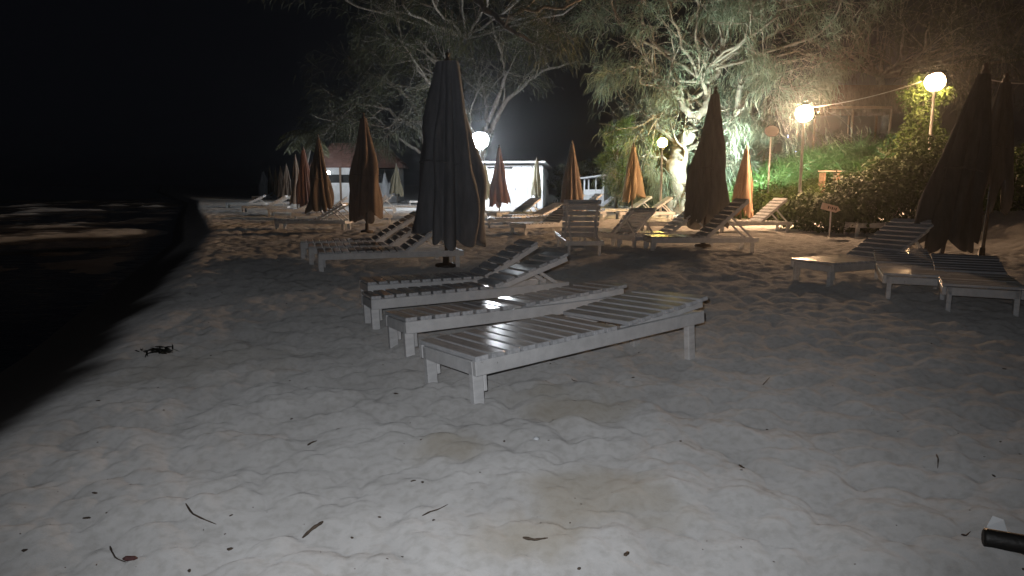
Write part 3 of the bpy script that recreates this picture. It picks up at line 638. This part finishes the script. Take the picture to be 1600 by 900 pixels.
# bright green young tree lit by the yellow lamp
def plume_tree(px, py_top, py_bot, Yd, wpx, mc, label, n=26, seed=1):
    rg = np.random.default_rng(seed); c = P(px, py_bot, Yd); z0 = gb(c.x, Yd)-.05; top = P(px, py_top, Yd).z; W_ = wpx/FPX*Yd
    paths = [(np.array([[c.x, Yd, z0], [c.x+.05, Yd, (z0+top)/2], [c.x, Yd, top-.3]]), np.array([.09, .06, .02]))]; tips = []
    for k in range(n):
        q = rg.uniform(.05, .95)**.8; z_ = z0+(top-z0)*q; a = rg.uniform(0, 6.28); l_ = W_*.5*(1-q*.55)*rg.uniform(.6, 1.25)
        p0 = np.array([c.x, Yd, z_]); e = p0+np.array([math.cos(a)*l_, math.sin(a)*l_, l_*.9+.1]); md = (p0+e)/2+np.array([math.cos(a), math.sin(a), -.3])*l_*.15
        paths.append((np.array([p0, md, e]), np.array([.02, .012, .006]))); tips.append(np.array([p0, md, e]))
        for j in range(3):
            s_ = md+(e-md)*rg.uniform(0, .8); e2 = s_+norm(norm(e-md)+rg.normal(size=3)*.5)*l_*.5; tips.append(np.array([s_, (s_+e2)/2, e2]))
    Vc, Fc = spray_crown(tips, rg, 60, .28, .022, -.25, spread=.4, along=.05, skip=.1, gap=-9)
    # sprays point outwards and up
    return tree('young_casuarina', label, 'tree', paths, Vc, Fc, 'darkbark', mc)
plume_tree(962, 198, 325, 29.5, 62, 'needle3', 'bright yellow green young tree between booth and tan parasol', 40, 31)
plume_tree(1024, 214, 325, 29.0, 42, 'needle3', 'small yellow lit young tree just left of the yellow lamp', 24, 32)
plume_tree(930, 262, 322, 39.5, 60, 'needle', 'dark low young tree behind the white booth', 26, 33)
plume_tree(885, 268, 325, 37.0, 50, 'needle', 'dark shrubby young tree right of the white hut', 24, 34)
plume_tree(1170, 190, 300, 31.0, 90, 'needle2', 'dim upright bushy tree behind the orange parasol', 40, 35)
plume_tree(1325, 236, 275, 34.0, 80, 'needle', 'low dark feathery bush behind the warm lamp post', 26, 36)

def shrub(name, label, cx, cy_, lumps, nleaf, size, mc, seed=0, cat='bush', stems=6):
    rg = np.random.default_rng(seed); z0 = gb(cx, cy_)
    t = empty(name, (cx, cy_, z0)); tag(t, label, cat)
    lumps = np.array(lumps, float); wts = (lumps[:, 3]*lumps[:, 4]*lumps[:, 5])**.6; wts /= wts.sum()
    k = rg.choice(len(lumps), nleaf, p=wts); u = norm(rg.normal(size=(nleaf, 3))); u[:, 2] = np.where((u[:, 2] < -.3) & (rg.random(nleaf) < .5), -u[:, 2], u[:, 2])
    rad = (1-.6*rg.random(nleaf)**1.5)[:, None]; bump = 1+.16*np.sin(u[:, :1]*7+k[:, None])*np.sin(u[:, 1:2]*6)*1.0+.12*rg.normal(size=(nleaf, 1))*.5
    Cp = lumps[k, :3]+u*lumps[k, 3:6]*rad*bump
    # leaf clusters
    Cp += norm(rg.normal(size=(nleaf, 3)))*.03; Cp[:, 2] = np.maximum(Cp[:, 2], .01)
    v, f = leaves(Cp, u+rg.normal(size=u.shape)*.6+np.array([0, 0, .3]), size*rg.uniform(.6, 1.35, nleaf), rg)
    link('foliage', fastmesh('foliage', v, f), M[mc], t)
    pa = []
    for s in range(stems):
        l_ = lumps[s % len(lumps)]; e = l_[:3]+rg.normal(size=3)*l_[3:6]*.4; b0 = np.array([l_[0]*.8, l_[1]*.8, -.06])
        pa.append((np.array([b0, (b0+e)/2+rg.normal(size=3)*.08, e]), np.array([.035, .025, .012])))
    for q_ in pa:
        v, f = tubes([q_], 5); link('stem', fastmesh('stem', v, f, True), M['darkbark'], t)
    return t
# hedge beside the lit sand, the big dark bush, and the leafy shrub round the right-hand lamp
c = G(1232, 336); 
shrub('hedge_bush', 'green hedge bush by the lit sand, right of the orange parasol', 9.2, 22.5, [(-.2, 1.5, .45, 1.0, 1.2, .75), (-.6, .4, .35, .7, .8, .55), (.9, .6, .6, 1.1, 1.0, .8), (.2, -.4, .35, .8, .7, .5), (1.7, 1.6, .8, 1.0, 1.0, .8)], 17000, .09, 'leaf2', 41)
shrub('sea_grape_bush', 'big dark bush in front of the right hand warm lamp', 9.3, 17.2, [(0, 0, .6, 1.4, 1.1, 1.05), (1.1, .4, 1.2, 1.2, 1.2, 1.1), (-1.1, .3, .35, .9, .8, .6), (2.1, .2, .8, 1.1, 1.0, 1.0), (-.4, .9, .7, .9, .8, .7), (.6, 1.0, 1.15, .9, .8, .75), (-1.5, 1.3, .4, .7, .9, .55), (2.9, .6, .5, .9, .9, .8)], 34000, .115, 'leaf', 42, stems=9)
lb = P(1440, 200, 21.0)
shrub('leafy_shrub', 'tall pale leaved shrub lit by the right hand warm lamp', lb.x, 21.0, [(0, 0, 2.05, .5, .5, .7), (-.15, .1, 2.75, .36, .36, .45), (-.4, 0, 1.5, .5, .5, .6), (.35, 0, 1.4, .55, .5, .7), (0, 0, .9, .6, .6, .7), (.1, .2, 3.0, .28, .28, .3), (-.32, -.1, 3.3, .26, .26, .3), (-.45, .1, 2.9, .3, .3, .3), (.45, -.2, 2.9, .3, .3, .3)], 5200, .11, 'leaf2', 43)
shrub('low_shrub', 'low dark shrub at the foot of the young trees, left of tan parasol', G(925, 326).x, 38.0, [(0, 0, .4, 1.0, .7, .6), (.9, .2, .3, .8, .6, .5), (-.9, .1, .35, .8, .6, .5)], 3500, .10, 'leaf', 44)
shrub('low_shrub', 'low green shrub around the base of the big lit tree', P(1030, 300, 28.3).x, 28.8, [(0, 0, .5, .9, .5, .7), (.9, .3, .45, .7, .5, .6), (-.6, 0, .4, .6, .5, .5)], 3000, .10, 'leaf', 45)

re_ = P(1605, 300, 15.5)  # added bush, put in to cover the lamp-lit bank and keep this edge dark
shrub('sea_grape_bush', 'bush added to darken the right edge behind the ragged parasol', re_.x, 15.5, [(0, 0, .5, 1.1, .9, .9), (1.2, .2, .7, 1.1, .9, 1.0), (-.7, .3, .3, .7, .7, .6), (2.2, .4, .6, 1.0, .9, .9)], 11000, .115, 'leaf', 46)
# strap-leaved ground cover on the bank
rg = np.random.default_rng(51); n = 26000
qx = rg.uniform(7.6, 15.5, n); qy = rg.uniform(24.0, 36.0, n); keep = (qx > 7.6+.25*np.maximum(0, 26-qy)) & (fbm(qx*.9, qy*.9, 91, 3) > -.14); qx, qy = qx[keep], qy[keep]; n = len(qx)
qz = base_z(qx, qy); cl = np.round(np.stack([qx, qy], 1)/.35)*.35
B_ = np.stack([cl[:, 0]*.6+qx*.4, cl[:, 1]*.6+qy*.4, qz-.02], 1)
D_ = np.stack([(qx-cl[:, 0])*3.0+rg.normal(size=n)*.25, (qy-cl[:, 1])*3.0+rg.normal(size=n)*.25, np.full(n, 1.0)], 1)
v, f = strands(B_, D_, rg.uniform(.6, 1.4, n)*(.7+.6*vnoise(qx*.7, qy*.7, 93)), rg.uniform(.035, .06, n), .9, rg)
tag(link('strap_leaf_ground_cover', fastmesh('ground_cover', v, f), M['lily']), 'bright green strap leaved plants covering the bank behind the orange parasol', 'ground cover', kind='stuff')

# palm
pc = P(487, 207, 43); t = empty('coconut_palm', (pc.x-1.2, 43, gb(pc.x, 43)-.1)); tag(t, 'small palm with spread fronds behind the brown parasols, left', 'palm')
trk = np.array([[0, 0, 0], [.5, 0, pc.z*.4], [1.0, 0, pc.z*.8], [1.2, 0, pc.z+.05]]); v, f = tubes([(trk, [.2, .15, .13, .12])], 9); link('trunk', fastmesh('trunk', v, f, True), M['bark'], t)
rg = np.random.default_rng(61)
for k in range(13):
    a = k*2.4+rg.uniform(-.3, .3); el = rg.uniform(-.1, .9); ln = rg.uniform(1.9, 2.6); d = np.array([math.cos(a)*math.cos(el), math.sin(a)*math.cos(el), math.sin(el)])
    rib = [trk[-1]]
    for j in range(9): d = norm(d+np.array([0, 0, -.13])); rib.append(rib[-1]+d*ln/9)
    rib = np.array(rib); q = np.linspace(.8, 8.99, 70); i = q.astype(int); fr = (q-i)[:, None]; b0 = rib[i]*(1-fr)+rib[np.minimum(i+1, 9)]*fr
    tg = norm(rib[np.minimum(i+1, 9)]-rib[i]); sd = norm(np.cross(tg, np.array([[0, 0, 1.]])))*np.where(np.arange(70) % 2 == 0, 1, -1)[:, None]
    v1, f1 = strands(b0, sd+tg*.5+np.array([0, 0, -.3]), .55*np.sin(np.clip(q/9, .12, 1)*2.6)+.1, np.full(70, .045), .6, rg)
    v2, f2 = tubes([(rib, np.linspace(.03, .008, 10))], 4)
    link('frond', fastmesh('frond', np.concatenate([v1, v2]), np.concatenate([f1, f2+len(v1)])), M['palm'], t)

# ------------------------------------------------------------------ buildings
def building(name, label, loc, rz, cat='building'):
    t = empty(name, loc, rz); return tag(t, label, cat)
# white hut
hp = P(798, 300, 35.5); t = building('white_hut', 'white boarded flat roofed hut lit by the white lamp', (hp.x, 35.5, gb(hp.x, 35.5)), R(-9))
HW, HD, HH = 3.3, 2.6, 2.15
for k in range(6):
    w_ = HW/6
    MB().box((-HW/2+w_*(k+.5), 0, HH/2), (w_-.02, .05, HH), None, .006).build('wall_board', M['hutwhite'], t).location.y = random.uniform(-.008, .008)
for k in range(5):
    w_ = HD/5
    MB().box((HW/2-.02, .05+w_*(k+.5), HH/2-.03*k-.04), (.05, w_-.02, HH-.06*k-.08), None, .006).build('wall_board', M['hutwhite'], t)
MB().box((-HW/2+.02, HD/2+.03, HH/2), (.05, HD-.02, HH-.3)).build('side_wall', M['hutwhite'], t)
MB().box((0, HD, HH/2-.2), (HW, .05, HH-.4)).build('rear_wall', M['hutwhite'], t)
MB().box((.08, .02, HH/2), (HW-.2, .02, HH-.1)).build('inner_frame', M['dark'], t)
dr = MB().box((.52, -.045, .95), (.72, .03, 1.86), None, .006).build('door', M['hutwhite'], t); MB().box((.24, -.075, .95), (.03, .03, .16)).build('handle', M['dark'], dr)
MB().box((0, HD/2-.15, HH+.03), (HW+.35, HD+.7, .07), Matrix.Rotation(R(-4), 3, 'X'), .01).build('roof', M['hutwhite'], t)
MB().box((-.55, -.045, HH-.13), (1.3, .03, .10)).build('vent', M['dark'], t)
# small booth
bp_ = P(928, 300, 35.2); t = building('white_booth', 'small white booth with open upper half and sloping roof', (bp_.x, 35.2, gb(bp_.x, 35.2)), R(-24), 'booth')
BW, BD = 1.0, .7
for sx in (-1, 1):
    for sy in (0, 1): MB().box((sx*BW/2, sy*BD, .78+(-.05 if sx < 0 else .04)), (.07, .07, 1.56)).build('post', M['white'], t)
MB().box((0.1, 0, 1.15), (.06, .06, .8)).build('post', M['white'], t)
for k in range(3): MB().box((0, -.012, .25+.28*k), (BW+.06, .04, .27), None, .004).build('panel_board', M['white'], t)
for sx in (-1, 1): MB().box((sx*(BW/2+.01), BD/2, .52), (.04, BD-.08, .8)).build('side_panel', M['white'], t)
MB().box((0, BD/2-.05, 1.58), (BW+.35, BD+.5, .07), Matrix.Rotation(R(-7), 3, 'Y')).build('roof', M['white'], t)
# far bar building with red roof
bb = P(560, 300, 47); t = building('beach_building', 'far pale building with dark window band and red brown roof, left', (bb.x, 47, gb(bb.x, 47)), R(4))
MB().box((0, 0, .65), (5.4, .15, 1.3)).build('low_wall', M['white'], t)
MB().box((-1.0, .1, 2.12), (3.3, .12, .55)).build('upper_wall', M['white'], t)
MB().box((-.6, .35, 1.57), (4.2, .08, .56)).build('window_band', M['dark'], t)
for xx in (-2.6, -1.15, .9, 2.6): MB().box((xx, -.1, 1.2), (.12, .12, 2.4)).build('post', M['wood'], t)
MB().box((0, 4.0, 1.2), (5.4, .15, 2.4)).build('rear_wall', M['white'], t)
for sx in (-1, 1): MB().box((sx*2.65, 2.05, 1.2), (.12, 3.7, 2.4)).build('side_wall', M['hutwhite'], t)
rf = MB().prism([(-3.1, 2.3), (3.1, 2.3), (3.0, 2.5), (1.5, 3.9), (-1.5, 3.9), (-3.0, 2.5)], -.5, 4.4).build('roof', M['brick'], t)
tm = MB().box((0, 0, 0), (.26, .32, .035), None, .008).mesh('tile'); tm.materials.append(M['brick'])
for side in (-1, 1):
    for r_ in range(6):
        for k in range(14):
            q = (r_+.5)/6; o = link('tile', tm, None, rf); o.location = (side*(3.0-1.5*q), -.34+k*.335, 2.5+1.4*q+.05+.004*((r_+k) % 2)); o.rotation_euler = (0, side*R(43), 0)
for k in range(9):
    for r_ in range(5):
        if abs(-2.4+k*.6) < 2.9-r_*.33:
            o = link('tile', tm, None, rf); o.location = (-2.4+k*.6, -.53, 2.5+.28*r_); o.rotation_euler = (R(90), 0, 0); o.scale = (2.1, .8, 1)

# thatched shelter on the bank
sp = P(1330, 168, 34.0); z0 = gb(sp.x, 34)
t = building('thatched_shelter', 'dim thatched shelter between the two warm lamps, right', (sp.x, 34.0, z0), R(2), 'shelter'); eh = sp.z-z0
rf = MB().prism([(-3.1, eh+.02), (3.9, eh+.02), (3.9, eh+.16), (3.0, eh+1.05), (-2.3, eh+1.05), (-3.1, eh+.16)], 0, 4.2).build('roof', M['thatch'], t)
rg = np.random.default_rng(71); n = 9000
B_ = np.stack([rg.uniform(-3.1, 3.9, n), rg.uniform(-.12, .05, n), eh+rg.uniform(.05, 1.05, n)], 1)
v, f = strands(B_, np.stack([rg.normal(size=n)*.12, np.full(n, -.25), np.full(n, -1.0)], 1), rg.uniform(.25, .6, n), rg.uniform(.012, .03, n), .2, rg)
tag(link('straw_fringe', fastmesh('straw', v, f), M['thatch'], rf), kind='stuff')
MB().box((.35, -.22, eh-.02), (3.0, .10, .12)).build('eaves_beam', M['wood'], t)
for xx in (-2.6, .05, 1.9, 3.4):
    for yy in (-.1, 3.8): MB().lathe([(.07, -.1), (.06, eh/2), (.065, eh)], 8, (xx, yy, 0)).build('post', M['wood'], t)
# bench on the bank
bp_ = P(1300, 266, 22.6)
t = building('plank_bench', 'small plank bench on the bank behind the hedge, right', (bp_.x, 22.6, gb(bp_.x, 22.6)), R(5), 'bench'); zb = bp_.z-gb(bp_.x, 22.6)
for k in range(3): MB().box((0, .13*k, zb-.03), (.6, .12, .035), None, .004).build('seat_plank', M['sign'], t)
for sx in (-1, 1): MB().box((sx*.24, .13, zb/2-.06), (.06, .3, zb-.04)).build('leg', M['wood'], t)
# pole sign with round board, behind
rp_ = P(1205, 205, 24.0); t = building('round_sign', 'small dark round board on a thin post left of the warm lamp', (rp_.x, 24.0, gb(rp_.x, 24.0)), 0, 'sign'); zb = rp_.z-gb(rp_.x, 24.0)
MB().lathe([(.03, -.1), (.028, zb)], 8).build('post', M['greypole'], t)
d_ = MB().lathe([(.24, -.02), (.26, 0), (.24, .02)], 24).build('board', mat('dark_grey_board', (.045, .042, .04), .7, var=.2), t); d_.location = (0, -.05, zb); d_.rotation_euler = (R(90), 0, 0); d_.scale = (1, .75, 1)
# arrow sign
ap = P(1298, 325, 16.0); t = building('arrow_sign', 'small pinkish arrow board on a thin stake before the dark bush', (ap.x, 16.0, gb(ap.x, 16.0)), 0, 'sign'); zb = ap.z-gb(ap.x, 16.0)
MB().box((.02, .02, zb/2-.05), (.03, .02, zb+.02)).build('stake', M['greypole'], t)
bd = MB().prism([(-.22, -.075), (.14, -.075), (.23, 0), (.14, .075), (-.22, .075)], -.012, .012).build('board', M['sign'], t); bd.location = (0, -.005, zb); bd.rotation_euler = (0, R(14), 0)
for k, ww in enumerate((.03, .018, .03, .022, .03)):
    MB().box((-.06+.045*k, -.0135, 0), (ww, .003, .05 if k % 2 else .062)).build('letter_stroke', M['ink'], bd)

# cable between the warm lamps, and a second one leaving to the right
def cable(pa, pb, sag, label):
    pa, pb = np.array(pa), np.array(pb); q = np.linspace(0, 1, 24)[:, None]; pts = pa*(1-q)+pb*q; pts[:, 2] -= sag*4*(q*(1-q))[:, 0]
    v, f = tubes([(pts, [.012]*24)], 5); tag(link('cable', fastmesh('cable', v, f, True), M['greypole']), label, 'cable')
cable(P(1262, 168, 20.0), P(1440, 127, 20.5), .10, 'thin cable slung between the two warm lamps')
cable(P(1545, 124, 14), P(1640, 128, 13), .05, 'thin cable leaving to the right edge from the dark parasols')
# fairy lights
rg = np.random.default_rng(81); fl0 = P(1322, 243, 31); t = empty('string_lights', tuple(fl0)); tag(t, 'cluster of tiny blue white string lights in the dark, right', 'string lights')
pts = []
for k in range(46):
    q = P(1322+rg.normal()*14, 242+rg.normal()*3.2, 31+rg.uniform(-.8, .8)); pts.append(np.array(q)-np.array(fl0))
for a_, b_ in ((1243, 237), (1252, 238), (1272, 239), (1231, 212), (1231, 215), (1302, 241), (1309, 240)): pts.append(np.array(P(a_, b_, 31))-np.array(fl0))
pts = np.array(pts); bm = bmesh.new()
for p_ in pts: bmesh.ops.create_icosphere(bm, subdivisions=1, radius=float(rg.uniform(.014, .028)), matrix=Matrix.Translation(Vector(p_)))
me = bpy.data.meshes.new('bulbs'); bm.to_mesh(me); bm.free(); tag(link('bulb_string', me, M['L_blue'], t), kind='stuff')
od = pts[np.argsort(pts[:, 0])]; v, f = tubes([(od, [.004]*len(od))], 4); link('wire', fastmesh('wire', v, f), M['black'], t)

# ------------------------------------------------------------------ things lying on the sand
def stick(pxs, r0, label, name='twig', mt='twig', cat='twig', r1=None):
    pts = []; r0 *= .62; r1 = r1 and r1*.62
    for a, b in pxs:
        g = G(a, b); pts.append((g.x, g.y, gz(g.x, g.y)+r0*.7+.003))
    pts = np.array(pts); q = np.linspace(0, 1, len(pts)); te = np.linspace(0, 1, 9); fine = np.stack([np.interp(te, q, pts[:, k]) for k in range(3)], 1)
    v, f = tubes([(fine, np.linspace(r0, r1 or r0*.4, 9)*np.array([.5, .9, 1.15, .9, 1, 1.2, .85, 1, .5]))], 6); o_ = fine[0].copy()
    o = link(name, fastmesh(name, v-o_, f, True), M[mt]); o.location = o_; return tag(o, label, cat, 'twigs lying on the sand' if cat == 'twig' else None)
stick([(291, 795), (300, 806), (315, 814), (338, 820)], .007, 'curved dark twig lying on the sand, lower left')
stick([(472, 831), (488, 823), (505, 817)], .008, 'short brown twig with reddish end on the sand, lower left of centre', r1=.010)
stick([(171, 843), (173, 852), (180, 866), (196, 875)], .006, 'thin bent twig at the lower left corner')
stick([(817, 848), (835, 852), (856, 855)], .009, 'brown twig on the stained sand patch, bottom centre')
stick([(1192, 603), (1196, 596), (1203, 587)], .006, 'short twig stuck in the sand right of the nearest lounger')
stick([(1502, 841), (1510, 833), (1517, 827)], .006, 'small twig left of the black tube')
stick([(480, 686), (487, 683), (495, 680)], .008, 'stubby dark twig on the sand left of the nearest lounger')
stick([(660, 808), (672, 803), (684, 797), (700, 786)], .005, 'thin wavy root on the sand below the nearest lounger')
stick([(1463, 711), (1466, 718), (1466, 723)], .007, 'tiny upright looking twig on the right sand')
stick([(1155, 721), (1162, 720), (1168, 722)], .008, 'little dark twig on the sand right of centre')
stick([(887, 580), (895, 590), (903, 600)], .005, 'thin twig beneath the nearest lounger')
# the dark bit of bark
g = G(203, 874); bk_ = MB().box((0, 0, .008), (.045, .022, .014), None, .008).build('bark_piece', mat('red_brown_bark', (.08, .03, .028), .7, var=.3, scale=20)); bk_.location = (g.x, g.y, gz(g.x, g.y)); bk_.rotation_euler = (0, .1, .2); tag(bk_, 'small reddish bark piece on the sand, lower left', 'bark')
# seaweed clump
g = G(245, 553); rg = np.random.default_rng(91); n = 60
B_ = np.stack([rg.normal(size=n)*.055, rg.normal(size=n)*.035, np.abs(rg.normal(size=n))*.012+.005], 1)
v, f = strands(B_, np.stack([rg.normal(size=n), rg.normal(size=n)*.6, rg.normal(size=n)*.15], 1), rg.uniform(.03, .08, n), rg.uniform(.008, .02, n), .1, rg)
o = link('seaweed_clump', fastmesh('seaweed', v, f), M['weed']); o.location = (g.x, g.y, gz(g.x, g.y)+.01); tag(o, 'dark seaweed clump on the sand by the wet edge, left', 'seaweed')
# pale shell
g = G(838, 691); o = MB().lathe([(.004, 0), (.014, .003), (.016, .008), (.009, .013), (.002, .016)], 10).build('shell', M['scrap']); o.location = (g.x, g.y, gz(g.x, g.y)); tag(o, 'tiny bright shell on the sand below the nearest lounger', 'shell')
# black tube and white scrap at the lower right corner
a_, b_ = G(1534, 852, .03), G(1690, 880, .03); rr_ = .030
za = gz(a_.x, a_.y); d_ = (b_-a_); d_.z = 0; ln = d_.length
t = MB().lathe([(rr_*.75, 0), (rr_*.97, .004), (rr_, .012), (rr_, ln*.5), (rr_, ln-.01), (rr_*.8, ln)], 24).build('black_tube', M['black']); t.location = (a_.x, a_.y, za+rr_); t.rotation_mode = 'QUATERNION'; t.rotation_quaternion = d_.to_track_quat('Z', 'Y')
tag(t, 'black round ended tube lying on the sand at the lower right corner', 'tube')
g = G(1560, 838); bm = bmesh.new()
vv = [bm.verts.new(p_) for p_ in ((-.045, 0, 0), (.05, .01, 0), (.028, .02, .075), (-.005, .03, .085), (-.03, .02, .05))]; bm.faces.new(vv)
bmesh.ops.solidify(bm, geom=bm.faces[:], thickness=.006); me = bpy.data.meshes.new('scrap'); bm.to_mesh(me); bm.free()
o = link('paper_scrap', me, M['scrap']); o.location = (g.x, g.y, gz(g.x, g.y)-.01); tag(o, 'white paper scrap standing behind the black tube', 'paper')
# tiny litter: cones, leaf bits, pebbles
rg = np.random.default_rng(95); n = 520
ly = 2.0+rg.random(n)**1.6*11; lx = rg.uniform(-.75, .75, n)*(ly+1); ok = lx > shore_x(ly)+.1; lx, ly = lx[ok], ly[ok]; n = len(lx)
cz = sand_z(lx, ly); sz = .0022+.0065*rg.random(n)**4
ico = bmesh.new(); bmesh.ops.create_icosphere(ico, subdivisions=1, radius=1.0); iv = np.array([v_.co for v_ in ico.verts]); if_ = np.array([[v_.index for v_ in f_.verts] for f_ in ico.faces]); ico.free()
sc3 = np.stack([rg.uniform(.7, 2.4, n), rg.uniform(.6, 1.2, n), rg.uniform(.4, .9, n)], 1)*sz[:, None]; an = rg.uniform(0, 6.28, n)
q = iv[None]*sc3[:, None]; qx = q[..., 0]*np.cos(an)[:, None]-q[..., 1]*np.sin(an)[:, None]; qy = q[..., 0]*np.sin(an)[:, None]+q[..., 1]*np.cos(an)[:, None]
V = np.stack([qx+lx[:, None], qy+ly[:, None], q[..., 2]+cz[:, None]-.0005], -1).reshape(-1, 3); F = (np.arange(n)[:, None, None]*len(iv)+if_[None]).reshape(-1, 3)
tag(link('sand_litter', fastmesh('sand_litter', V, F, True), M['twig']), 'tiny dark cones and leaf bits scattered over the sand', 'litter', kind='stuff')

# ------------------------------------------------------------------ thin haze added for glow round the lamps
m = bpy.data.materials.new('halo_haze'); m.use_nodes = True; nt = m.node_tree
nt.nodes.remove(nt.nodes['Principled BSDF']); pv = nt.nodes.new('ShaderNodeVolumePrincipled')
pv.inputs['Color'].default_value = (.9, .92, .95, 1); pv.inputs['Density'].default_value = .0008; pv.inputs['Anisotropy'].default_value = .88
nt.links.new(pv.outputs[0], nt.nodes['Material Output'].inputs['Volume'])
hz = MB().box((0, 0, 0), (4000, 4000, 32)).build('haze', m); hz.location = (0, 0, 14.0)
tag(hz, 'thin haze added for the lamp halos', 'haze', kind='stuff')
